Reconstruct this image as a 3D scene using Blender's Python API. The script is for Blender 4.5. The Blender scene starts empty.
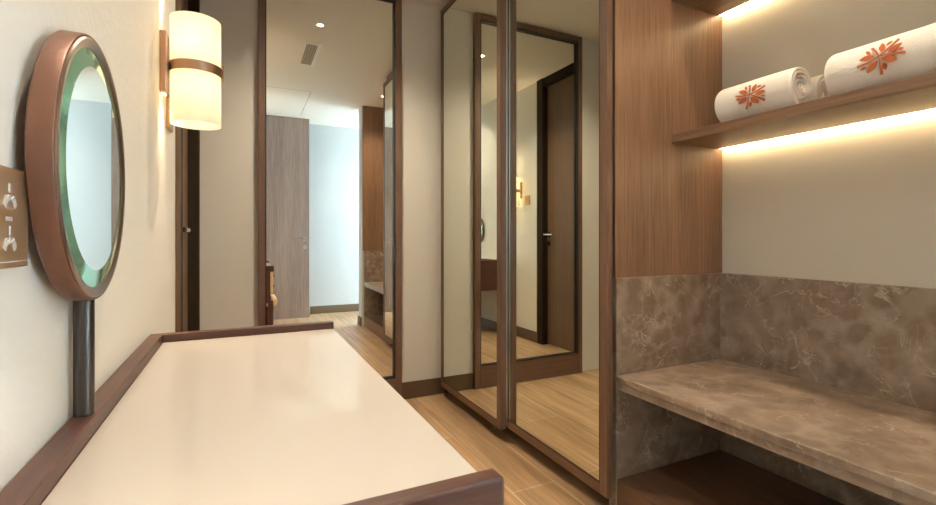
import bpy, bmesh, math, random
from mathutils import Vector, Matrix
random.seed(7)
sc = bpy.context.scene
COL = sc.collection
PI = math.pi

# ------------------------------------------------------------------ materials
def new_mat(name):
    m = bpy.data.materials.new(name); m.use_nodes = True
    nt = m.node_tree
    return m, nt, nt.nodes['Principled BSDF']

def plain(name, col, rough=0.5, metal=0.0, bump=0.0, bscale=200.0, coat=0.0, var=0.0):
    m, nt, b = new_mat(name)
    b.inputs['Base Color'].default_value = (*col, 1)
    b.inputs['Roughness'].default_value = rough
    b.inputs['Metallic'].default_value = metal
    b.inputs['Coat Weight'].default_value = coat
    if bump or var:
        tc = nt.nodes.new('ShaderNodeTexCoord')
        n = nt.nodes.new('ShaderNodeTexNoise'); n.inputs['Scale'].default_value = bscale
        n.inputs['Detail'].default_value = 4
        nt.links.new(tc.outputs['Object'], n.inputs['Vector'])
        if bump:
            bp = nt.nodes.new('ShaderNodeBump'); bp.inputs['Strength'].default_value = bump
            bp.inputs['Distance'].default_value = 0.004
            nt.links.new(n.outputs['Fac'], bp.inputs['Height'])
            nt.links.new(bp.outputs['Normal'], b.inputs['Normal'])
        if var:
            cr = nt.nodes.new('ShaderNodeValToRGB')
            cr.color_ramp.elements[0].position = 0.3; cr.color_ramp.elements[1].position = 0.7
            cr.color_ramp.elements[0].color = (*[c * (1 - var) for c in col], 1)
            cr.color_ramp.elements[1].color = (*[min(1, c * (1 + var)) for c in col], 1)
            nt.links.new(n.outputs['Fac'], cr.inputs['Fac'])
            nt.links.new(cr.outputs['Color'], b.inputs['Base Color'])
    return m

def wood(name, dark, light, axis='Z', rough=0.42, fine=110.0, coarse=9.0, coat=0.0, stretch=0.035):
    """wood with the grain running along one object axis"""
    m, nt, b = new_mat(name)
    tc = nt.nodes.new('ShaderNodeTexCoord')
    mp = nt.nodes.new('ShaderNodeMapping')
    s = {'X': (stretch, 1, 1), 'Y': (1, stretch, 1), 'Z': (1, 1, stretch)}[axis]
    mp.inputs['Scale'].default_value = s
    nt.links.new(tc.outputs['Object'], mp.inputs['Vector'])
    n1 = nt.nodes.new('ShaderNodeTexNoise'); n1.inputs['Scale'].default_value = fine
    n1.inputs['Detail'].default_value = 5; n1.inputs['Roughness'].default_value = 0.65
    n2 = nt.nodes.new('ShaderNodeTexNoise'); n2.inputs['Scale'].default_value = coarse
    n2.inputs['Detail'].default_value = 3
    for n in (n1, n2): nt.links.new(mp.outputs['Vector'], n.inputs['Vector'])
    mx = nt.nodes.new('ShaderNodeMix'); mx.data_type = 'FLOAT'; mx.inputs['Factor'].default_value = 0.35
    nt.links.new(n1.outputs['Fac'], mx.inputs['A']); nt.links.new(n2.outputs['Fac'], mx.inputs['B'])
    cr = nt.nodes.new('ShaderNodeValToRGB')
    cr.color_ramp.elements[0].position = 0.34; cr.color_ramp.elements[0].color = (*dark, 1)
    cr.color_ramp.elements[1].position = 0.64; cr.color_ramp.elements[1].color = (*light, 1)
    nt.links.new(mx.outputs['Result'], cr.inputs['Fac'])
    nt.links.new(cr.outputs['Color'], b.inputs['Base Color'])
    bp = nt.nodes.new('ShaderNodeBump'); bp.inputs['Strength'].default_value = 0.12
    bp.inputs['Distance'].default_value = 0.002
    nt.links.new(n1.outputs['Fac'], bp.inputs['Height']); nt.links.new(bp.outputs['Normal'], b.inputs['Normal'])
    b.inputs['Roughness'].default_value = rough
    b.inputs['Coat Weight'].default_value = coat
    return m

def marble(name, base, dark, vein):
    m, nt, b = new_mat(name)
    L = nt.links.new
    tc = nt.nodes.new('ShaderNodeTexCoord')
    def noise(scale, det, rough, dist, off=(0, 0, 0)):
        ad = nt.nodes.new('ShaderNodeVectorMath'); ad.operation = 'ADD'; ad.inputs[1].default_value = off
        L(tc.outputs['Object'], ad.inputs[0])
        n = nt.nodes.new('ShaderNodeTexNoise'); n.inputs['Scale'].default_value = scale
        n.inputs['Detail'].default_value = det; n.inputs['Roughness'].default_value = rough
        n.inputs['Distortion'].default_value = dist
        L(ad.outputs[0], n.inputs['Vector']); return n.outputs['Fac']
    def ramp(src, p0, c0, p1, c1):
        cr = nt.nodes.new('ShaderNodeValToRGB')
        cr.color_ramp.elements[0].position = p0; cr.color_ramp.elements[0].color = (*c0, 1)
        cr.color_ramp.elements[1].position = p1; cr.color_ramp.elements[1].color = (*c1, 1)
        L(src, cr.inputs['Fac']); return cr.outputs['Color']
    def math_(op, a, bb):
        n = nt.nodes.new('ShaderNodeMath'); n.operation = op
        for k, v in enumerate((a, bb)):
            if isinstance(v, (int, float)): n.inputs[k].default_value = v
            else: L(v, n.inputs[k])
        return n.outputs[0]
    def mix(f, a, col):
        mx = nt.nodes.new('ShaderNodeMix'); mx.data_type = 'RGBA'
        L(f, mx.inputs['Factor']); L(a, mx.inputs['A']); mx.inputs['B'].default_value = (*col, 1)
        return mx.outputs['Result']
    body = ramp(noise(9.0, 7, 0.6, 0.6), 0.34, dark, 0.66, base)
    # pale cloudy drifts around darker pebbles
    v = nt.nodes.new('ShaderNodeTexVoronoi'); v.feature = 'SMOOTH_F1'; v.inputs['Scale'].default_value = 15.0
    v.inputs['Smoothness'].default_value = 0.22
    n0 = nt.nodes.new('ShaderNodeTexNoise'); n0.inputs['Scale'].default_value = 7.0; n0.inputs['Detail'].default_value = 5
    L(tc.outputs['Object'], n0.inputs['Vector'])
    wp = nt.nodes.new('ShaderNodeVectorMath'); wp.operation = 'MULTIPLY_ADD'; wp.inputs[1].default_value = (0.14, 0.14, 0.14)
    L(n0.outputs['Color'], wp.inputs[0]); L(tc.outputs['Object'], wp.inputs[2]); L(wp.outputs[0], v.inputs['Vector'])
    cloud = ramp(v.outputs['Distance'], 0.36, (0, 0, 0), 0.74, (1, 1, 1))
    patch = ramp(noise(4.5, 4, 0.6, 0.4, (3, 1, 2)), 0.36, (0.12, 0.12, 0.12), 0.62, (1, 1, 1))
    col = mix(math_('MULTIPLY', math_('MULTIPLY', cloud, patch), 0.62), body, [0.55 * x + 0.45 * y for x, y in zip(vein, base)])
    # thin broken veins
    rid = math_('ABSOLUTE', math_('SUBTRACT', noise(6.0, 6, 0.55, 1.1, (7, 3, 5)), 0.5), 0)
    line = ramp(rid, 0.0, (1, 1, 1), 0.016, (0, 0, 0))
    brk = ramp(noise(8.0, 3, 0.5, 0.0, (1, 9, 4)), 0.48, (0, 0, 0), 0.66, (1, 1, 1))
    col = mix(math_('MULTIPLY', math_('MULTIPLY', line, brk), 0.9), col, vein)
    rid2 = math_('ABSOLUTE', math_('SUBTRACT', noise(13.0, 5, 0.5, 1.4, (2, 8, 6)), 0.5), 0)
    line2 = ramp(rid2, 0.0, (1, 1, 1), 0.022, (0, 0, 0))
    brk2 = ramp(noise(11.0, 3, 0.5, 0.0, (5, 2, 9)), 0.46, (0, 0, 0), 0.64, (1, 1, 1))
    col = mix(math_('MULTIPLY', math_('MULTIPLY', line2, brk2), 0.55), col, vein)
    L(col, b.inputs['Base Color'])
    b.inputs['Roughness'].default_value = 0.3
    return m

def floor_mat():
    m, nt, b = new_mat('floor_planks'); L = nt.links.new
    tc = nt.nodes.new('ShaderNodeTexCoord')
    mp = nt.nodes.new('ShaderNodeMapping')
    mp.inputs['Rotation'].default_value = (0, 0, PI / 2)
    mp.inputs['Location'].default_value = FLOOR_OFF
    L(tc.outputs['Object'], mp.inputs['Vector'])
    br = nt.nodes.new('ShaderNodeTexBrick')
    br.offset = 0.5; br.offset_frequency = 2
    br.inputs['Scale'].default_value = 1.0
    br.inputs['Brick Width'].default_value = 1.15; br.inputs['Row Height'].default_value = 0.20
    br.inputs['Mortar Size'].default_value = 0.0022; br.inputs['Mortar Smooth'].default_value = 0.2
    br.inputs['Bias'].default_value = 0.0
    br.inputs['Color1'].default_value = (0.44, 0.272, 0.142, 1)
    br.inputs['Color2'].default_value = (0.53, 0.345, 0.195, 1)
    br.inputs['Mortar'].default_value = (0.70, 0.54, 0.37, 1)
    L(mp.outputs['Vector'], br.inputs['Vector'])
    mp2 = nt.nodes.new('ShaderNodeMapping'); mp2.inputs['Scale'].default_value = (1, 0.06, 1)
    L(tc.outputs['Object'], mp2.inputs['Vector'])
    n = nt.nodes.new('ShaderNodeTexNoise'); n.inputs['Scale'].default_value = 26; n.inputs['Detail'].default_value = 6
    n.inputs['Roughness'].default_value = 0.6
    L(mp2.outputs['Vector'], n.inputs['Vector'])
    cr = nt.nodes.new('ShaderNodeValToRGB')
    cr.color_ramp.elements[0].position = 0.32; cr.color_ramp.elements[0].color = (0.52, 0.49, 0.45, 1)
    cr.color_ramp.elements[1].position = 0.68; cr.color_ramp.elements[1].color = (1.12, 1.1, 1.08, 1)
    L(n.outputs['Fac'], cr.inputs['Fac'])
    mx = nt.nodes.new('ShaderNodeMix'); mx.data_type = 'RGBA'; mx.blend_type = 'MULTIPLY'; mx.inputs['Factor'].default_value = 1
    L(br.outputs['Color'], mx.inputs['A']); L(cr.outputs['Color'], mx.inputs['B'])
    L(mx.outputs['Result'], b.inputs['Base Color'])
    b.inputs['Roughness'].default_value = 0.33
    return m
FLOOR_OFF = (0.623 + 0.575, 0.3197, 0.0)

def mirror_mat(name, tint, rough=0.0):
    m, nt, b = new_mat(name)
    b.inputs['Base Color'].default_value = (*tint, 1)
    b.inputs['Metallic'].default_value = 1; b.inputs['Roughness'].default_value = rough
    return m

def emit(name, col, s):
    m, nt, b = new_mat(name)
    b.inputs['Base Color'].default_value = (0.9, 0.9, 0.9, 1)
    b.inputs['Emission Color'].default_value = (*col, 1)
    b.inputs['Emission Strength'].default_value = s
    return m

def shade_mat():
    m, nt, b = new_mat('lamp_shade_fabric'); L = nt.links.new
    b.inputs['Base Color'].default_value = (0.90, 0.87, 0.80, 1); b.inputs['Roughness'].default_value = 0.8
    tr = nt.nodes.new('ShaderNodeBsdfTranslucent'); tr.inputs['Color'].default_value = (0.99, 0.96, 0.88, 1)
    mx = nt.nodes.new('ShaderNodeMixShader'); mx.inputs['Fac'].default_value = 0.6
    out = nt.nodes['Material Output']
    L(b.outputs[0], mx.inputs[1]); L(tr.outputs[0], mx.inputs[2]); L(mx.outputs[0], out.inputs['Surface'])
    return m

WARM = (1.0, 0.66, 0.33)
M = {}
M['wall'] = plain('wall_paint', (0.64, 0.60, 0.52), 0.55, bump=0.10, bscale=90)
M['wall_plaster'] = plain('wall_plaster', (0.80, 0.76, 0.68), 0.5, bump=0.3, bscale=70)
M['wall_white'] = plain('wall_white', (0.64, 0.655, 0.655), 0.55, bump=0.05, bscale=120)
M['ceiling'] = plain('ceiling_paint', (0.80, 0.74, 0.64), 0.65)
M['base'] = plain('baseboard_brown', (0.105, 0.062, 0.030), 0.45)
M['wood'] = wood('walnut_vertical', (0.15, 0.078, 0.042), (0.315, 0.18, 0.105), 'Z')
M['wood_y'] = wood('walnut_along', (0.125, 0.066, 0.036), (0.26, 0.15, 0.088), 'Y')
M['wood_x'] = wood('walnut_across', (0.135, 0.062, 0.028), (0.30, 0.155, 0.078), 'X')
M['frame'] = wood('frame_wood', (0.10, 0.052, 0.031), (0.185, 0.102, 0.064), 'Z', rough=0.4)
M['frame_y'] = wood('frame_wood_along', (0.11, 0.055, 0.026), (0.20, 0.105, 0.052), 'Y', rough=0.4)
M['plinth'] = wood('plinth_wood', (0.075, 0.036, 0.019), (0.165, 0.085, 0.046), 'Y', rough=0.38)
M['frame_x'] = wood('frame_wood_across', (0.10, 0.052, 0.031), (0.185, 0.102, 0.064), 'X', rough=0.4)
M['vanity_y'] = wood('vanity_wood_along', (0.036, 0.011, 0.006), (0.105, 0.037, 0.021), 'Y', rough=0.42, coat=0.08)
M['vanity_x'] = wood('vanity_wood_across', (0.036, 0.011, 0.006), (0.105, 0.037, 0.021), 'X', rough=0.42, coat=0.08)
M['vanity_z'] = wood('vanity_wood_upright', (0.05, 0.014, 0.007), (0.12, 0.042, 0.024), 'Z', rough=0.35, coat=0.2)
M['greywood'] = wood('grey_oak', (0.20, 0.145, 0.12), (0.36, 0.27, 0.23), 'Z', rough=0.5)
M['darkdoor'] = wood('dark_door_wood', (0.12, 0.066, 0.034), (0.19, 0.108, 0.058), 'Z', rough=0.5)
M['jamb'] = plain('door_jamb_dark', (0.03, 0.018, 0.010), 0.6)
M['jamb'].node_tree.nodes['Principled BSDF'].inputs['Specular IOR Level'].default_value = 0.15
M['casing'] = plain('casing_bronze', (0.17, 0.10, 0.05), 0.4)
M['stone'] = marble('brown_marble', (0.300, 0.220, 0.160), (0.180, 0.130, 0.095), (0.62, 0.53, 0.44))
M['cream'] = plain('cream_glass', (0.505, 0.448, 0.385), 0.55, coat=0.55)
M['cream'].node_tree.nodes['Principled BSDF'].inputs['Coat Roughness'].default_value = 0.04
M['mirror'] = mirror_mat('mirror_silver', (0.90, 0.92, 0.89))
M['mirror_tint'] = mirror_mat('mirror_tinted', (0.82, 0.84, 0.75))
M['bevel'] = plain('mirror_bevel_green', (0.30, 0.66, 0.46), 0.06, metal=0.75)
M['black'] = plain('black_edge', (0.012, 0.010, 0.009), 0.4)
M['bronze'] = plain('bronze', (0.42, 0.25, 0.16), 0.30, metal=1.0)
M['bronze_brush'] = plain('bronze_brushed', (0.16, 0.066, 0.036), 0.42, metal=0.5, bump=0.1, bscale=160)
M['bronze_dark'] = plain('bronze_dark', (0.30, 0.23, 0.185), 0.34, metal=1.0)
M['post'] = plain('post_gunmetal', (0.11, 0.098, 0.088), 0.33, metal=1.0)
M['plate'] = plain('plate_bronze', (0.52, 0.36, 0.21), 0.36, metal=0.8)
M['chrome'] = plain('chrome', (0.85, 0.85, 0.85), 0.12, metal=1.0)
M['silver'] = plain('silver_strip', (0.45, 0.46, 0.47), 0.3, metal=1.0)
M['pin'] = plain('pin_white', (0.85, 0.85, 0.86), 0.2, metal=0.3)
M['towel'] = plain('towel_terry', (0.90, 0.87, 0.82), 0.95, bump=0.6, bscale=420)
M['logo'] = plain('embroidery', (0.50, 0.115, 0.02), 0.7, bump=0.3, bscale=900)
M['beige'] = plain('beige_leather', (0.72, 0.50, 0.28), 0.5)
M['chairwood'] = plain('chair_dark_wood', (0.035, 0.015, 0.010), 0.4)
M['white'] = plain('white_enamel', (0.85, 0.84, 0.81), 0.4)
M['ventdark'] = plain('vent_inside', (0.08, 0.065, 0.05), 0.6)
M['led'] = emit('led_strip', (1.0, 0.74, 0.41), 18.0)
M['lens'] = emit('downlight_lens', (1.0, 0.80, 0.55), 12.0)
M['bulb'] = emit('bulb', (1.0, 0.75, 0.42), 16.0)
M['slot'] = emit('sconce_light_slot', (1.0, 0.78, 0.5), 1.5)
M['shade'] = shade_mat()
M['floor'] = floor_mat()
g, nt, b = new_mat('window_glass')
b.inputs['Transmission Weight'].default_value = 1; b.inputs['Roughness'].default_value = 0; b.inputs['IOR'].default_value = 1.02
M['glass'] = g

# ------------------------------------------------------------------ mesh helpers
def nbm(): return bmesh.new()

def box(bm, x0, x1, y0, y1, z0, z1, bev=0.0, seg=2):
    t = bmesh.new()
    bmesh.ops.create_cube(t, size=1)
    bmesh.ops.scale(t, vec=(x1 - x0, y1 - y0, z1 - z0), verts=t.verts)
    bmesh.ops.translate(t, vec=((x0 + x1) / 2, (y0 + y1) / 2, (z0 + z1) / 2), verts=t.verts)
    if bev: bmesh.ops.bevel(t, geom=t.edges[:], offset=bev, segments=seg, affect='EDGES', profile=0.5)
    merge(bm, t); return bm

def merge(bm, t):
    me = bpy.data.meshes.new('tmp'); t.to_mesh(me); t.free()
    bm.from_mesh(me); bpy.data.meshes.remove(me)

def cyl(bm, p0, p1, r, seg=32, r2=None):
    t = bmesh.new()
    a, c = Vector(p0), Vector(p1); d = c - a
    bmesh.ops.create_cone(t, cap_ends=True, segments=seg, radius1=r, radius2=r if r2 is None else r2, depth=d.length)
    rot = d.to_track_quat('Z', 'Y').to_matrix().to_4x4()
    bmesh.ops.transform(t, matrix=Matrix.Translation((a + c) / 2) @ rot, verts=t.verts)
    merge(bm, t); return bm

def lathe(bm, prof, seg=96, mat=None, closed=False):
    """profile (r, h) turned about local Z, then placed by mat"""
    t = bmesh.new(); rings = []
    for r, h in prof:
        if r < 1e-6: rings.append([t.verts.new((0, 0, h))])
        else: rings.append([t.verts.new((r * math.cos(2 * PI * i / seg), r * math.sin(2 * PI * i / seg), h)) for i in range(seg)])
    n = len(rings); last = n if closed else n - 1
    for k in range(last):
        A, B = rings[k], rings[(k + 1) % n]
        for i in range(seg):
            j = (i + 1) % seg
            if len(A) == 1 and len(B) == 1: continue
            if len(A) == 1: t.faces.new((A[0], B[j], B[i]))
            elif len(B) == 1: t.faces.new((A[i], A[j], B[0]))
            else: t.faces.new((A[i], A[j], B[j], B[i]))
    if mat is not None: bmesh.ops.transform(t, matrix=mat, verts=t.verts)
    bmesh.ops.recalc_face_normals(t, faces=t.faces)
    merge(bm, t); return bm

WL = {}
def empty(name, loc, label, cat, group=None):
    o = bpy.data.objects.new(name, None); COL.objects.link(o)
    o.empty_display_size = 0.05
    o.location = loc; WL[o.name] = Vector(loc)
    o['label'] = label; o['category'] = cat
    if group: o['group'] = group
    return o

def obj(name, bm, mat, parent=None, smooth=False, label=None, cat=None, group=None, kind=None):
    """link bm (world coordinates) as ONE mesh object"""
    if parent is not None: o0 = WL[parent.name]
    else:
        xs = [v.co for v in bm.verts]
        o0 = Vector(((min(v.x for v in xs) + max(v.x for v in xs)) / 2, (min(v.y for v in xs) + max(v.y for v in xs)) / 2, min(v.z for v in xs)))
    bmesh.ops.translate(bm, vec=-o0, verts=bm.verts)
    me = bpy.data.meshes.new(name); bm.to_mesh(me); bm.free()
    me.materials.append(mat)
    if smooth:
        for p in me.polygons: p.use_smooth = True
        me.set_sharp_from_angle(angle=math.radians(38))
    o = bpy.data.objects.new(name, me); COL.objects.link(o)
    if parent is not None: o.parent = parent
    else: o.location = o0
    WL[o.name] = o0
    if label: o['label'] = label
    if cat: o['category'] = cat
    if group: o['group'] = group
    if kind: o['kind'] = kind
    return o

def B(*a, **k): return box(nbm(), *a, **k)
def struct(name, bm, mat, label, cat, parent=None):
    return obj(name, bm, mat, parent, label=label, cat=None if parent else cat, kind='structure')

def dup(root, loc, label, group=None, rotz=0):
    r = root.copy(); COL.objects.link(r); r.location = loc; r.rotation_euler = (0, 0, rotz); r['label'] = label
    if group: r['group'] = group
    for ch in list(root.children):
        c = ch.copy(); COL.objects.link(c); c.parent = r
        for g in list(ch.children):
            d = g.copy(); COL.objects.link(d); d.parent = c
    return r

def light(name, kind, loc, energy, col, rot=(0, 0, 0), **k):
    l = bpy.data.lights.new(name, kind); l.energy = energy; l.color = col
    for a, v in k.items(): setattr(l, a, v)
    o = bpy.data.objects.new(name, l); COL.objects.link(o); o.location = loc; o.rotation_euler = rot
    return o

# ------------------------------------------------------------------ dimensions (metres, camera eye at 1.0)
XL, YB, CZ = -0.2006, 2.79, 2.497          # left wall, back wall, ceiling
YR, XW = -0.88, 2.75                       # far wall of the corridor, window wall
XN = 1.815                                 # niche back wall
YN0, YN1 = 0.27, 1.303                     # niche ends
DY = 1.84                                  # start of the door casing in the left wall

# ------------------------------------------------------------------ shell
struct('floor', B(XL - 0.1, XW + 0.1, YR - 0.1, YB + 0.1, -0.06, 0), M['floor'], 'wood-look plank floor with pale joints', 'floor')
struct('ceiling', B(XL - 0.1, XW + 0.1, YR - 0.1, YB + 0.1, CZ, CZ + 0.06), M['ceiling'], 'plain painted ceiling', 'ceiling')
struct('wall_left', B(XL - 0.1, XL, YR - 0.1, DY, 0, CZ), M['wall_plaster'], 'pale textured wall beside the vanity', 'wall')
struct('wall_back', B(XL - 0.1, XN + 0.1, YB, YB + 0.1, 0, CZ), M['wall'], 'beige wall behind the tall mirror', 'wall')
struct('wall_right', B(XN, XN + 0.1, YN0 - 0.02, YB, 0, CZ), M['wall'], 'beige wall at the back of the bench niche', 'wall')
struct('wall_rear', B(XL, XW, YR - 0.1, YR, 0, CZ), M['wall_white'], 'white wall across the corridor seen in the tall mirror', 'wall')
e = B(1.205, XN, YN0 - 0.17, YN0 - 0.02, 0, CZ); box(e, XN, XW, YN0 - 0.17, YN0 - 0.02, 0, CZ)
struct('wall_niche_end', e, M['wall_white'], 'white end wall of the bench niche', 'wall')
struct('baseboard_back', B(0.885, 1.2, YB - 0.012, YB, 0, 0.104, bev=0.002), M['base'], 'dark brown baseboard under the beige back wall', 'baseboard')
struct('baseboard_rear', B(0.78, XW, YR, YR + 0.012, 0, 0.10, bev=0.002), M['base'], 'dark baseboard on the white corridor wall', 'baseboard')
struct('baseboard_left', B(XL, XL + 0.012, YR, DY - 0.002, 0, 0.10, bev=0.002), M['base'], 'dark baseboard below the vanity wall', 'baseboard')
struct('baseboard_niche_end', B(1.190, 1.205, YN0 - 0.18, YN0 - 0.02, 0, 0.10, bev=0.002), M['base'], 'dark baseboard wrapping the niche end wall', 'baseboard')
# ceiling access panel joint (thin shadow-gap lines)
jm = nbm()
for a in ((0.618, 0.622, -0.46, 0.55), (-0.19, 0.618, 0.546, 0.55)): box(jm, a[0], a[1], a[2], a[3], CZ - 0.0006, CZ + 0.002)
struct('trim_ceiling_joint', jm, M['base'], 'fine joint line of the ceiling access panel', 'joint')

# window at the end of the corridor, out of frame: the daylight source
WZ0, WZ1, WY0, WY1 = 0.25, 2.35, -0.82, 0.06
wr = nbm()
box(wr, XW, XW + 0.1, YR - 0.1, WY0, 0, CZ); box(wr, XW, XW + 0.1, WY1, YN0, 0, CZ)
box(wr, XW, XW + 0.1, WY0, WY1, 0, WZ0); box(wr, XW, XW + 0.1, WY0, WY1, WZ1, CZ)
struct('wall_window', wr, M['wall_white'], 'white wall with the corridor window', 'wall')
wf = nbm()
for a in ((WY0, WY0 + .04, WZ0, WZ1), (WY1 - .04, WY1, WZ0, WZ1), (WY0 + .04, WY1 - .04, WZ0, WZ0 + .04), (WY0 + .04, WY1 - .04, WZ1 - .04, WZ1)):
    box(wf, XW + 0.02, XW + 0.06, *a)
w1 = struct('window_1', wf, M['white'], 'white framed corridor window', 'window')
obj('pane', B(XW + 0.037, XW + 0.043, WY0 + .038, WY1 - .038, WZ0 + .038, WZ1 - .038), M['glass'], w1)

# ------------------------------------------------------------------ door in the left wall (dark, beyond the sconce)
d1 = nbm()
box(d1, XL - 0.10, XL + 0.013, DY, DY + 0.085, 0, CZ, bev=0.002)
box(d1, XL - 0.10, XL + 0.004, YB - 0.055, YB - 0.001, 0, CZ, bev=0.002)
box(d1, XL - 0.10, XL + 0.004, DY + 0.085, YB - 0.055, 2.425, CZ, bev=0.002)
box(d1, XL - 0.12, XL - 0.10, DY - 0.05, YB + 0.05, -0.02, CZ + 0.02)  # unseen backing sheet, added to stop outside light leaking under the leaf
door1 = struct('door_1', d1, M['jamb'], 'dark door frame in the left wall beyond the sconce', 'door')
obj('door_casing', B(XL + 0.0002, XL + 0.0145, DY - 0.006, DY - 0.0003, 0.0, CZ - 0.002), M['casing'], door1, label='bronze casing edge')
obj('door_leaf', B(XL - 0.085, XL - 0.045, DY + 0.088, YB - 0.058, 0.008, 2.422, bev=0.001), M['darkdoor'], door1)
hb = nbm(); hy = DY + 0.125
cyl(hb, (XL - 0.0445, hy, 1.03), (XL - 0.036, hy, 1.03), 0.025)
cyl(hb, (XL - 0.036, hy, 1.03), (XL + 0.014, hy, 1.03), 0.009)
cyl(hb, (XL + 0.014, hy - 0.008, 1.03), (XL + 0.014, hy + 0.115, 1.03), 0.009)
cyl(hb, (XL - 0.0445, hy, 0.95), (XL - 0.034, hy, 0.95), 0.022)
obj('door_handle', hb, M['chrome'], door1, smooth=True, label='chrome lever handle with lock rosette')

# door leaf facing the tall mirror at the other end of the room
YD = -0.60
door2 = struct('door_2', B(XL + 0.002, 0.735, YD - 0.042, YD, 0.006, CZ - 0.004, bev=0.001), M['greywood'], 'tall grey-brown wooden door reflected in the tall mirror', 'door')
obj('kick_rail', B(XL + 0.004, 0.733, YD + 0.0003, YD + 0.0016, 0.006, 0.10), M['greywood'], door2)
hb = nbm()
cyl(hb, (0.68, YD, 0.985), (0.68, YD + 0.009, 0.985), 0.027)
cyl(hb, (0.68, YD + 0.009, 0.985), (0.68, YD + 0.05, 0.985), 0.009)
cyl(hb, (0.685, YD + 0.05, 0.985), (0.55, YD + 0.05, 0.985), 0.009)
cyl(hb, (0.68, YD, 0.885), (0.68, YD + 0.010, 0.885), 0.027)
obj('door_handle', hb, M['silver'], door2, smooth=True, label='chrome lever handle with round lock below')

# ------------------------------------------------------------------ tall wall mirror
mx0, mx1, mz1 = 0.078, 0.882, 2.488
tm = empty('wall_mirror', ((mx0 + mx1) / 2, YB - 0.02, 0), 'tall floor-to-ceiling mirror in a wooden frame on the beige back wall', 'mirror')
f = nbm()
yF0, yF1 = YB - 0.034, YB - 0.001
box(f, mx0, mx0 + 0.034, yF0, yF1, 0.002, mz1, bev=0.002); box(f, mx1 - 0.040, mx1, yF0, yF1, 0.002, mz1, bev=0.002)
obj('frame', f, M['frame'], tm)
f = nbm()
box(f, mx0 + 0.034, mx1 - 0.040, yF0, yF1, mz1 - 0.036, mz1, bev=0.002)
obj('top_rail', f, M['frame_x'], tm)
obj('bottom_rail', B(mx0 + 0.034, mx1 - 0.040, yF0, yF1, 0.002, 0.146, bev=0.002), M['frame_x'], tm)
gl = B(mx0 + 0.034, mx1 - 0.040, YB - 0.0085, YB - 0.0045, 0.146, mz1 - 0.036)
bmesh.ops.rotate(gl, cent=((mx0 + mx1) / 2, YB - 0.006, 0), matrix=Matrix.Rotation(-math.radians(0.22), 3, 'Z'), verts=gl.verts)   # hung a touch off square
obj('mirror_glass', gl, M['mirror'], tm)
f = nbm(); w = 0.007
x0, x1, z0, z1 = mx0 + 0.034, mx1 - 0.040, 0.146, mz1 - 0.036
for a in ((x0, x0 + w, z0, z1), (x1 - w, x1, z0, z1), (x0 + w, x1 - w, z0, z0 + w), (x0 + w, x1 - w, z1 - w, z1)):
    box(f, a[0], a[1], yF0 + 0.004, YB - 0.0115, a[2], a[3])
obj('edge_seal', f, M['black'], tm, label='thin black edge around the glass')

# ------------------------------------------------------------------ wardrobe with two mirrored sliding doors
wd = empty('sliding_wardrobe', (1.20, 2.03, 0), 'built-in wardrobe with two brown-framed mirrored sliding doors', 'wardrobe')
c = nbm()
box(c, 1.232, XN - 0.004, 1.345, YB - 0.015, 0.065, 0.085)
box(c, 1.232, XN - 0.004, YB - 0.035, YB - 0.015, 0.085, 2.44)
box(c, 1.232, XN - 0.004, 1.345, 1.365, 0.085, 2.44)
box(c, 1.232, XN - 0.004, 1.345, YB - 0.015, 2.44, 2.49)
obj('carcass', c, M['wood'], wd)
obj('plinth', B(1.262, 1.28, 1.345, YB - 0.015, 0.001, 0.064), M['black'], wd)  # black colour carries the shadow gap under the doors
obj('top_track', B(1.2, 1.2245, 1.306, YB - 0.015, 2.440, 2.4955), M['frame_y'], wd)

def sliding_door(x, th, y0, y1, z0, z1, st, end):
    f = nbm()
    box(f, x, x + th, y0, y0 + st, z0, z1, bev=0.0015); box(f, x, x + th, y1 - st, y1, z0, z1, bev=0.0015)
    d = obj('sliding_door', f, M['frame'], wd)
    obj('rail', B(x, x + th, y0 + st, y1 - st, z0, z0 + st, bev=0.0015), M['frame_y'], d)
    obj('rail', B(x, x + th, y0 + st, y1 - st, z1 - st, z1, bev=0.0015), M['frame_y'], d)
    obj('mirror_glass', B(x + 0.0028, x + 0.012, y0 + st, y1 - st, z0 + st, z1 - st), M['mirror_tint'], d)
    s = nbm(); w = 0.005
    a0, a1, b0, b1 = y0 + st, y1 - st, z0 + st, z1 - st
    for q in ((a0, a0 + w, b0, b1), (a1 - w, a1, b0, b1), (a0 + w, a1 - w, b0, b0 + w), (a0 + w, a1 - w, b1 - w, b1)):
        box(s, x + 0.0012, x + 0.0026, *q)
    obj('edge_seal', s, M['black'], d, label='thin black seal around the glass')
    if end:
        obj('edge_strip', B(x + 0.004, x + th - 0.004, y1 + 0.0003, y1 + 0.006, z0 + 0.01, z1 - 0.01), M['silver'], d, label='thin silver edge strip')
    return d
sliding_door(1.130, 0.033, 1.978, 2.735, 0.066, 2.434, 0.033, False)
sliding_door(1.173, 0.026, 1.288, 2.030, 0.069, 2.434, 0.038, False)
obj('brush_seal', B(1.1636, 1.1722, 1.9805, 1.9865, 0.08, 2.42), M['silver'], wd, label='thin silver seal strip between the doors')

# ------------------------------------------------------------------ niche: stone, wood panels, bench, shelves
PX0 = 1.2255
BT = 0.500                                          # bench top
ST = 0.854                                          # stone upstand height
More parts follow.
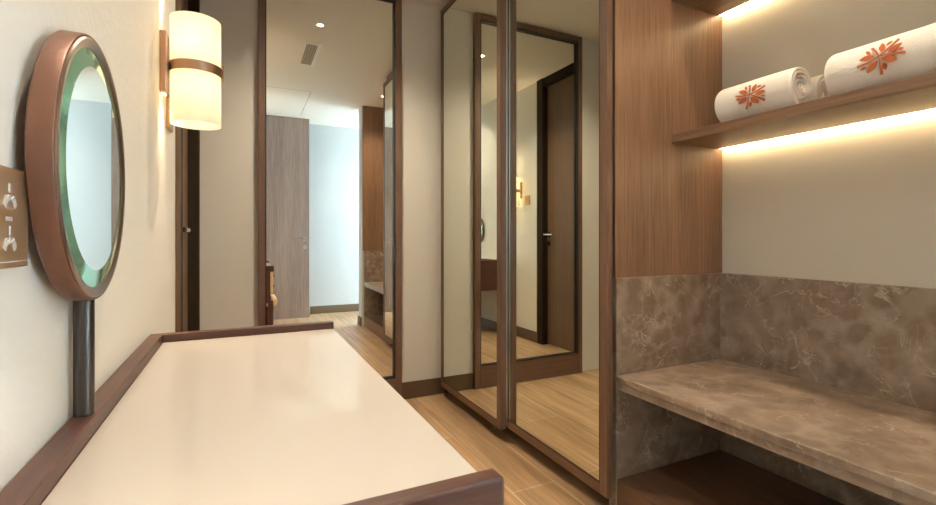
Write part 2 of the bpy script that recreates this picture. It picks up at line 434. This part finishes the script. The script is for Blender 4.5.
# far end (faces the camera)
obj('wood_cladding', B(PX0, XN - 0.002, YN1, YN1 + 0.036, ST, 2.4955, bev=0.001), M['wood'], label='brown vertical-grain wood panel between wardrobe and shelves', cat='wall panel')
obj('marble_cladding', B(PX0 + 0.002, XN - 0.002, YN1 - 0.004, YN1 + 0.036, 0.0015, ST - 0.0005, bev=0.002), M['stone'], label='brown marble side panel below the wood panel at the wardrobe end of the bench', cat='stone panel')
obj('marble_backsplash', B(XN - 0.022, XN - 0.001, YN0 + 0.022, YN1 - 0.005, 0.0015, ST, bev=0.002), M['stone'], label='long brown marble backsplash along the beige wall behind the bench', cat='stone panel')
# near end (only seen in the tall mirror)
obj('wood_cladding', B(PX0 - 0.015, XN - 0.002, YN0 - 0.018, YN0 + 0.018, ST + 0.0005, 2.4955, bev=0.001), M['wood'], label='wood panel above stone reflected near the right edge of the tall mirror', cat='wall panel')
obj('marble_cladding', B(PX0, XN - 0.002, YN0 - 0.018, YN0 + 0.020, 0.0015, ST, bev=0.002), M['stone'], label='marble end panel reflected near the right edge of the tall mirror', cat='stone panel')

bn = empty('luggage_bench', (1.5, 0.79, 0), 'low brown marble bench over a dark wooden plinth under the shelves', 'bench')
by0, by1 = YN0 + 0.024, YN1 - 0.006
obj('seat_slab', B(1.2235, XN - 0.024, by0, by1, BT - 0.024, BT, bev=0.003), M['stone'], bn)
obj('slab_edge', B(1.2315, XN - 0.024, by0, by1, BT - 0.052, BT - 0.0245, bev=0.002), M['stone'], bn)
obj('plinth_front', B(1.228, 1.432, by0, by1, 0.0015, 0.122, bev=0.0015), M['plinth'], bn)
obj('plinth_panel', B(1.4330, XN - 0.024, by0, by1, 0.0015, 0.121, bev=0.001), M['plinth'], bn)  # plinth split along the slab's shadow edge, drawn as a joint

def shelf(z0, z1, label):
    s = empty('floating_shelf', (1.65, 0.8, z0), label, 'shelf')
    obj('board', B(1.511, XN - 0.030, by0 - 0.003, YN1 - 0.001, z0, z1, bev=0.0015), M['wood_y'], s)
    obj('rear_strip', B(XN - 0.0295, XN - 0.001, by0 - 0.003, YN1 - 0.001, z0 + 0.010, z1), M['wood_y'], s)
    obj('light_strip', B(XN - 0.028, XN - 0.017, by0, YN1 - 0.004, z0 + 0.0015, z0 + 0.0098), M['led'], s, label='warm glowing light strip')
    return s
shelf(1.370, 1.405, 'wooden shelf carrying rolled white towels with a light strip beneath')
shelf(1.924, 1.959, 'upper wooden shelf at the top edge with a light strip beneath')

# ------------------------------------------------------------------ rolled towels
def towel_roll(r, turns, L):
    bm = nbm(); N = int(turns * 44); pitch = r / (turns + 0.35)
    th = pitch * 0.80
    secs = [(-L / 2, 0.45), (-L / 2 + 0.004, 0.85), (-L / 2 + 0.010, 1.0), (-L / 4, 1.0), (0, 1.0), (L / 4, 1.0), (L / 2 - 0.010, 1.0), (L / 2 - 0.004, 0.85), (L / 2, 0.45)]
    rows = []
    for si, (y, k) in enumerate(secs):
        outer, inner = [], []
        for i in range(N + 1):
            t = i / N; a = 2 * PI * turns * t
            rm = pitch * 0.5 + (r - pitch) * t
            sag = 1 - 0.035 * t * max(0, -math.sin(a - 1.0))
            wob = 1 + 0.012 * math.sin(3 * a + 1.7 * y / L * 4) * t
            ro, ri = (rm + th * 0.5 * k) * wob, (rm - th * 0.5 * k) * wob
            yy = y + (0.0035 * math.sin(a * 0.8) if si in (0, 1, 2) else -0.0035 * math.sin(a * 0.8) if si > 5 else 0)
            A = a - 1.0
            outer.append(bm.verts.new((ro * math.cos(A), yy, ro * math.sin(A) * sag)))
            inner.append(bm.verts.new((ri * math.cos(A), yy, ri * math.sin(A) * sag)))
        rows.append((outer, inner))
    for k in range(len(rows) - 1):
        (o0, i0), (o1, i1) = rows[k], rows[k + 1]
        for i in range(N):
            bm.faces.new((o0[i], o0[i + 1], o1[i + 1], o1[i])); bm.faces.new((i0[i + 1], i0[i], i1[i], i1[i + 1]))
        bm.faces.new((o0[N], i0[N], i1[N], o1[N])); bm.faces.new((i0[0], o0[0], o1[0], i1[0]))
    for (o, i_) in (rows[0], rows[-1]):
        for i in range(N): bm.faces.new((o[i], i_[i], i_[i + 1], o[i + 1]))
    bmesh.ops.recalc_face_normals(bm, faces=bm.faces)
    return bm

def emblem(r, cy, size, rot=0):
    """leaf wreath wrapped on the roll; design coords u right (towards viewer's right), v up, unit = half size"""
    bm = nbm()
    def put(poly):
        lo = []; hi = []
        for (u, v) in poly:
            y = cy - u * size / 2; a = v * size / 2 / r
            for R, L_ in ((r - 0.001, lo), (r + 0.0012, hi)):
                L_.append(bm.verts.new((-R * math.cos(a), y, R * math.sin(a))))
        n = len(poly)
        # strip of quads across the leaf so it follows the curve
        h = n // 2
        for i in range(h - 1):
            a, b_, c_, d_ = i, i + 1, n - 2 - i, n - 1 - i
            bm.faces.new((hi[a], hi[b_], hi[c_], hi[d_]))
        for i in range(n):
            j = (i + 1) % n
            bm.faces.new((hi[i], lo[i], lo[j], hi[j]))
    def leaf(a, b_, w, bend=0.0, pw=0.8, n=9):
        ax, ay = a; bx, by = b_; dx, dy = bx - ax, by - ay; l = math.hypot(dx, dy); nx, ny = -dy / l, dx / l
        up, dn = [], []
        for i in range(n + 1):
            t = i / n; s = w * (math.sin(PI * t) ** pw) * (1.15 - 0.3 * t) + 0.004
            cx, cyy = ax + dx * t + nx * bend * math.sin(PI * t), ay + dy * t + ny * bend * math.sin(PI * t)
            up.append((cx + nx * s, cyy + ny * s)); dn.append((cx - nx * s, cyy - ny * s))
        put(up + dn[::-1])
    def stem(a, b_, w0, w1, bend=0.0, n=8):
        ax, ay = a; bx, by = b_; dx, dy = bx - ax, by - ay; l = math.hypot(dx, dy); nx, ny = -dy / l, dx / l
        up, dn = [], []
        for i in range(n + 1):
            t = i / n; s = w0 + (w1 - w0) * t
            cx, cyy = ax + dx * t + nx * bend * math.sin(PI * t), ay + dy * t + ny * bend * math.sin(PI * t)
            up.append((cx + nx * s, cyy + ny * s)); dn.append((cx - nx * s, cyy - ny * s))
        put(up + dn[::-1])
    P = lambda ang, q: (q * math.cos(math.radians(ang + rot)), q * math.sin(math.radians(ang + rot)))
    for ang, ln, bd in ((270, 0.95, 0.03), (-10, 1.08, 0.03), (42, 1.0, -0.04), (122, 0.66, -0.03), (196, 0.98, 0.04)):
        stem(P(ang, 0.02), P(ang, ln), 0.022, 0.058, bd)
    for a0, r0, a1, r1, w in ((60, 0.22, 84, 0.70, 0.125), (10, 0.36, 22, 0.98, 0.125), (-52, 0.18, -30, 0.84, 0.165), (162, 0.22, 176, 0.86, 0.135), (238, 0.22, 232, 0.90, 0.150)):
        leaf(P(a0, r0), P(a1, r1), w)
    for a0, r0, a1, r1, w in ((295, 0.45, 286, 0.80, 0.085), (5, 0.74, 4, 1.0, 0.05), (62, 0.55, 54, 0.82, 0.055), (150, 0.46, 142, 0.74, 0.07), (214, 0.68, 210, 0.96, 0.06)):
        leaf(P(a0, r0), P(a1, r1), w)
    bmesh.ops.recalc_face_normals(bm, faces=bm.faces)
    return bm

SH = 1.4055
def towel(x, y, L, lab, r, emb=None, rot=0, up=0.0, turns=5.0):
    bm = towel_roll(r, turns, L)
    low = min(v.co.z for v in bm.verts)
    t = empty('towel_roll', (x, y, SH), lab, 'towel', 'rolled towels on the shelf')
    bmesh.ops.translate(bm, vec=(x, y, SH - low + 0.0005), verts=bm.verts)
    obj('roll', bm, M['towel'], t, smooth=True)
    if emb is not None:
        e = emblem(r * 1.012, emb - y, 0.103, rot)
        a = -up / r
        bmesh.ops.rotate(e, cent=(0, 0, 0), matrix=Matrix.Rotation(-a, 3, 'Y'), verts=e.verts)
        bmesh.ops.translate(e, vec=(x, y, SH - low + 0.0005), verts=e.verts)
        obj('emblem', e, M['logo'], t, label='orange-red leaf emblem')
    return t
towel(1.589, 0.996, 0.252, 'smaller-looking rolled white towel with a leaf emblem nearest the wood panel', 0.0735, 0.990, -24, 0.0)
towel(1.7375, 0.992, 0.232, 'plain rolled white towel at the back, peeping out between two emblem towels', 0.0735)
towel(1.594, 0.628, 0.290, 'large rolled white towel with a leaf emblem running out of the right edge', 0.0755, 0.642, 0, 0.004)

# ------------------------------------------------------------------ vanity table
tx1, ty0, ty1 = 0.2285, 0.392, 1.348
TZ, RZ = 0.750, 0.769
vt = empty('vanity_table', (0.014, 0.87, 0), 'narrow vanity table with a cream top and raised dark red-brown rim on the left', 'table')
X0 = XL + 0.0015
obj('table_top', B(X0 + 0.029, tx1 - 0.001, ty0 + 0.024, ty1 - 0.024, TZ - 0.016, TZ, bev=0.0015), M['cream'], vt, label='cream glossy top')
obj('rim', B(X0, X0 + 0.0285, ty0 + 0.024, ty1 - 0.024, TZ - 0.03, RZ, bev=0.002), M['vanity_y'], vt)
obj('rim', B(X0, tx1, ty1 - 0.0235, ty1, TZ - 0.03, RZ, bev=0.0025), M['vanity_x'], vt)
obj('rim', B(X0, tx1 + 0.001, ty0, ty0 + 0.0235, TZ - 0.03, RZ, bev=0.004, seg=3), M['vanity_x'], vt)
ap = nbm()
box(ap, X0 + 0.02, tx1 - 0.027, ty0 + 0.002, ty0 + 0.022, 0.46, TZ - 0.0305)
box(ap, X0 + 0.02, tx1 - 0.027, ty1 - 0.022, ty1 - 0.002, 0.46, TZ - 0.0305)
box(ap, X0 + 0.001, X0 + 0.0195, ty0 + 0.002, ty1 - 0.002, 0.46, TZ - 0.0305)
box(ap, X0 + 0.02, tx1 - 0.004, ty0 + 0.022, ty1 - 0.022, 0.46, 0.475)
box(ap, tx1 - 0.027, tx1 - 0.004, ty0 + 0.003, ty0 + 0.0215, 0.4755, TZ - 0.0305)
obj('apron', ap, M['vanity_z'], vt)
for z0, z1 in ((0.540, 0.627), (0.630, 0.7185)):
    dr = obj('drawer', B(tx1 - 0.0265, tx1 - 0.006, ty0 + 0.0235, ty1 - 0.004, z0, z1, bev=0.001), M['beige'], vt, label='beige drawer front')
    k = nbm(); cyl(k, (tx1 - 0.006, ty1 - 0.16, (z0 + z1) / 2), (tx1 + 0.010, ty1 - 0.16, (z0 + z1) / 2), 0.009)
    obj('knob', k, M['black'], dr, smooth=True, label='black knob')
for lx in (X0 + 0.022, tx1 - 0.044):
    for ly in (ty0 + 0.004, ty1 - 0.044):
        obj('leg', B(lx, lx + 0.040, ly, ly + 0.040, 0.001, 0.4598, bev=0.003), M['vanity_z'], vt)

# ------------------------------------------------------------------ round mirror on a post (stands on the table rim)
MC = Vector((-0.1795, 0.764, 1.088)); PHI = math.radians(-0.8)
NX = Vector((math.cos(PHI), -math.sin(PHI), 0))           # facing normal (mostly +X)
rm = empty('vanity_mirror', (-0.186, 0.769, RZ + 0.0005), 'round mirror in a thick coppery frame on a dark post at the left wall', 'mirror')
R_ = NX.to_track_quat('Z', 'Y').to_matrix().to_4x4()
MM = Matrix.Translation(MC) @ R_
RR = 0.168
f = lathe(nbm(), [(RR - 0.017, -0.0135), (RR - 0.002, -0.0135), (RR, -0.0115), (RR, 0.0075), (RR - 0.0010, 0.0090), (RR - 0.0030, 0.0090), (RR - 0.0030, 0.0040), (RR - 0.017, 0.0040)], seg=128, mat=MM, closed=True)
obj('frame', f, M['bronze_brush'], rm, smooth=True)
obj('bezel', lathe(nbm(), [(RR - 0.0032, 0.0042), (RR - 0.0032, 0.0095), (RR - 0.0055, 0.0110), (RR - 0.0120, 0.0102), (RR - 0.0158, 0.0082), (RR - 0.0158, 0.0042)], seg=128, mat=MM, closed=True), M['bronze_dark'], rm, smooth=True, label='grey-brown front ring')
gr_ = RR - 0.0375
obj('bevel', lathe(nbm(), [(RR - 0.0162, 0.0068), (gr_, 0.0092), (gr_, 0.0045), (RR - 0.0162, 0.0045)], seg=128, mat=MM, closed=True), M['bevel'], rm, label='green-tinted bevelled glass edge')
obj('mirror_glass', lathe(nbm(), [(0, 0.0092), (gr_ - 0.0002, 0.0092), (gr_ - 0.0002, -0.004), (0, -0.004)], seg=128, mat=MM), M['mirror'], rm)
obj('back_plate', lathe(nbm(), [(0, -0.0125), (RR - 0.0175, -0.0125), (RR - 0.0175, -0.0060), (0, -0.0060)], seg=96, mat=MM), M['bronze_dark'], rm)
p = nbm(); cyl(p, (-0.186, 0.769, RZ + 0.001), (-0.186, 0.769, 0.9205), 0.0113, seg=40)
obj('post', p, M['post'], rm, smooth=True, label='dark gunmetal post')

# ------------------------------------------------------------------ wall sconces
SY, SX, SR = 1.528, -0.117, 0.0628
sn = empty('wall_sconce', (XL, SY, 1.47), 'lit cream drum wall sconce with a bronze band on the pale left wall', 'lamp', 'wall sconces')
sh = nbm()
lathe(sh, [(SR, -0.147), (SR, 0.147), (SR - 0.0022, 0.147), (SR - 0.0022, -0.147)], seg=64, mat=Matrix.Translation((SX, SY, 1.466)), closed=True)
shade = obj('lamp_shade', sh, M['shade'], sn, smooth=True)
bd = nbm()
lathe(bd, [(SR + 0.0032, -0.013), (SR + 0.0032, 0.013), (SR + 0.0008, 0.013), (SR + 0.0008, -0.013)], seg=64, mat=Matrix.Translation((SX, SY, 1.471)), closed=True)
obj('band', bd, M['bronze'], sn, smooth=True)
obj('clip', B(SX + SR + 0.0035, SX + SR + 0.007, SY - 0.011, SY + 0.011, 1.449, 1.495, bev=0.001), M['bronze'], sn)
obj('backplate', B(XL + 0.0005, XL + 0.016, SY - 0.03, SY + 0.03, 1.398, 1.563, bev=0.002), M['bronze'], sn)
ar = nbm(); box(ar, XL + 0.0162, SX - SR - 0.0035, SY - 0.010, SY + 0.010, 1.461, 1.481)
obj('arm', ar, M['bronze'], sn)
for z in (1.416, 1.542):
    bb = nbm(); lathe(bb, [(0, -0.026), (0.012, -0.024), (0.017, -0.010), (0.017, 0.008), (0.010, 0.022), (0, 0.026)], seg=24, mat=Matrix.Translation((SX, SY, z)))
    obj('bulb', bb, M['bulb'], sn, smooth=True)
sp = nbm(); cyl(sp, (SX, SY, 1.443), (SX, SY, 1.515), 0.010); box(sp, SX - SR + 0.003, SX - 0.008, SY - 0.005, SY + 0.005, 1.466, 1.476)
obj('socket', sp, M['bronze'], sn, smooth=True)
for z0, z1 in ((1.5635, 1.566), (1.395, 1.3975)):
    obj('light_slot', B(XL + 0.002, XL + 0.012, SY - 0.012, SY + 0.012, z0, z1), M['slot'], sn)
SY2 = 0.20
dup(sn, (XL, SY2, 1.47), 'second cream drum sconce nearer the camera, above the top edge of the view', 'wall sconces')

# ------------------------------------------------------------------ socket plate and switch plate
so = empty('socket_plate', (XL, 0.5665, 0.97), 'bronze double socket plate at the left edge beside the round mirror', 'socket')
obj('plate', B(XL + 0.0004, XL + 0.009, 0.5225, 0.6105, 0.972, 1.065, bev=0.0015), M['plate'], so)
obj('lower_rim', B(XL + 0.0092, XL + 0.0098, 0.5235, 0.6100, 0.9778, 0.9786), M['white'], so)
for zc in (1.0375, 0.9985):
    q = nbm()
    box(q, XL + 0.0092, XL + 0.0102, 0.5650, 0.5690, zc + 0.004, zc + 0.0125, bev=0.0004)
    for s in (-1, 1):
        t = bmesh.new(); bmesh.ops.create_cube(t, size=1)
        bmesh.ops.scale(t, vec=(0.001, 0.0058, 0.010), verts=t.verts)
        bmesh.ops.rotate(t, cent=(0, 0, 0), matrix=Matrix.Rotation(s * 0.55, 3, 'X'), verts=t.verts)
        bmesh.ops.translate(t, vec=(XL + 0.0097, 0.5670 + s * 0.0085, zc - 0.0045), verts=t.verts); merge(q, t)
    box(q, XL + 0.0092, XL + 0.0099, 0.5640, 0.5700, zc - 0.0035, zc + 0.002)
    obj('outlet', q, M['pin'], so, label='angled pin openings with the flash glint painted white')  # flash glint on the pins, painted in as white inserts
mk = nbm()
for k in range(4): box(mk, XL + 0.0092, XL + 0.0097, 0.5600 + k * 0.0036, 0.5625 + k * 0.0036, 1.0155, 1.0195)
obj('marking', mk, M['pin'], so, label='tiny pale marking')

sw = empty('switch_plate', (XL, 1.66, 1.32), 'small bronze switch plate on the wall behind the sconce, seen in the wardrobe mirror', 'switch')
obj('plate', B(XL + 0.0004, XL + 0.009, 1.622, 1.702, 1.325, 1.42, bev=0.0015), M['plate'], sw)
obj('rocker', B(XL + 0.0092, XL + 0.012, 1.637, 1.687, 1.342, 1.403, bev=0.001), M['plate'], sw)

# ------------------------------------------------------------------ stool under the vanity (edge seen in the tall mirror)
cx, cy = 0.105, 0.80
ch = empty('vanity_stool', (cx, cy, 0), 'beige cushioned stool tucked under the vanity, at the left edge of the tall mirror', 'stool')
obj('seat', B(cx - 0.165, cx + 0.172, cy - 0.17, cy + 0.17, 0.375, 0.4575, bev=0.028, seg=4), M['beige'], ch, smooth=True)
obj('seat_frame', B(cx - 0.145, cx + 0.140, cy - 0.15, cy + 0.15, 0.345, 0.3745, bev=0.003), M['chairwood'], ch)
for sx in (-1, 1):
    for sy in (-1, 1):
        obj('leg', B(cx + sx * 0.12 - 0.018, cx + sx * 0.12 + 0.018, cy + sy * 0.13 - 0.018, cy + sy * 0.13 + 0.018, 0.001, 0.3445, bev=0.003), M['chairwood'], ch)

# ------------------------------------------------------------------ ceiling fittings
def downlight(x, y, lab, e, tone=(1.0, 0.86, 0.69)):
    d = empty('downlight', (x, y, CZ - 0.001), lab, 'ceiling light', 'recessed downlights')
    t = Matrix.Translation((x, y, CZ - 0.001))
    obj('trim_ring', lathe(nbm(), [(0.021, 0), (0.040, 0), (0.038, -0.004), (0.021, -0.004)], seg=48, mat=t, closed=True), M['white'], d, smooth=True)
    obj('lens', lathe(nbm(), [(0, -0.002), (0.0205, -0.002), (0.0205, -0.0005), (0, -0.0005)], seg=40, mat=t), M['lens'], d)
    light('downlight_lamp', 'SPOT', (x, y, CZ - 0.012), e, tone, spot_size=math.radians(125), spot_blend=0.9, shadow_soft_size=0.035)
    return d
E_DOWN = 75.0
downlight(0.49, 2.155, 'small lit recessed downlight reflected above the vent in the tall mirror', E_DOWN)
downlight(1.19, -0.24, 'tiny recessed downlight over the corridor, reflected near the wood panel', 14.0)
downlight(0.12, 0.80, 'recessed downlight in the ceiling above the vanity, outside the view', 38.0)
downlight(1.33, 0.72, 'unseen downlight added in the niche ceiling to brighten the bench and towels', 34.0, (1.0, 0.80, 0.56))  # added fill lamp, raises the brightness of the niche

vn = empty('ceiling_vent', (0.49, 1.56, CZ - 0.001), 'white framed ceiling air vent with a dark grille reflected in the tall mirror', 'vent')
vx0, vx1, vy0, vy1 = 0.428, 0.553, 1.31, 1.81
f = nbm()
for a in ((vx0, vx0 + .012, vy0, vy1), (vx1 - .028, vx1, vy0, vy1), (vx0 + .012, vx1 - .028, vy0, vy0 + .02), (vx0 + .012, vx1 - .028, vy1 - .02, vy1)):
    box(f, a[0], a[1], a[2], a[3], CZ - 0.006, CZ - 0.0005)
obj('frame', f, M['white'], vn)
obj('backing', B(vx0 + .012, vx1 - .028, vy0 + .02, vy1 - .02, CZ - 0.0015, CZ - 0.0005), M['ventdark'], vn)
f = nbm()
for k in range(16):
    y = vy0 + 0.03 + k * (vy1 - vy0 - 0.06) / 15
    box(f, vx0 + .012, vx1 - .028, y - 0.004, y + 0.004, CZ - 0.0045, CZ - 0.0025)
for k in range(4):
    x = vx0 + .026 + k * 0.0195
    box(f, x - 0.003, x + 0.003, vy0 + .02, vy1 - .02, CZ - 0.0024, CZ - 0.0016)
obj('grille', f, M['plate'], vn)

# ------------------------------------------------------------------ lamps: sconce bulbs and wall washers
def sconce_lights(y, e):
    for z in (1.416, 1.542):
        light('sconce_bulb_light', 'POINT', (SX, y, z), e, (1.0, 0.85, 0.66), shadow_soft_size=0.02)
    for z, rx in ((1.582, PI), (1.390, 0)):
        light('sconce_wash_light', 'SPOT', (XL + 0.024, y, z), 9.5, (1.0, 0.78, 0.50), rot=(rx, 0, 0), spot_size=math.radians(88), spot_blend=1.0, shadow_soft_size=0.010)
sconce_lights(SY, 3.2); sconce_lights(SY2, 4.5)

# ------------------------------------------------------------------ world: soft daylight outside the corridor window
w = bpy.data.worlds.new('World'); sc.world = w; w.use_nodes = True
bg = w.node_tree.nodes['Background']
bg.inputs['Color'].default_value = (0.62, 0.84, 1.0, 1); bg.inputs['Strength'].default_value = 30.0
light('daylight_portal', 'AREA', (XW + 0.10, (WY0 + WY1) / 2, (WZ0 + WZ1) / 2), 1, (1, 1, 1), rot=(0, PI / 2, 0), shape='RECTANGLE', size=WZ1 - WZ0, size_y=WY1 - WY0).data.cycles.is_portal = True

# ------------------------------------------------------------------ camera
cam = bpy.data.cameras.new('Camera'); co = bpy.data.objects.new('Camera', cam); COL.objects.link(co)
cam.lens = 18.0; cam.sensor_width = 36.0; cam.sensor_fit = 'HORIZONTAL'; cam.clip_start = 0.01
cam.shift_y = -14.5 / 936
co.location = (0, 0, 1.0)
co.rotation_euler = (PI / 2, 0, -math.radians(25.78))
sc.camera = co

sc.view_settings.view_transform = 'Standard'; sc.view_settings.look = 'None'
sc.view_settings.gamma = 1.0; sc.view_settings.use_curve_mapping = False
sc.view_settings.exposure = 0.75
sc.cycles.max_bounces = 14; sc.cycles.glossy_bounces = 10; sc.cycles.diffuse_bounces = 6
sc.cycles.transmission_bounces = 8
sc.cycles.use_denoising = True
sc.cycles.sample_clamp_indirect = 6.0
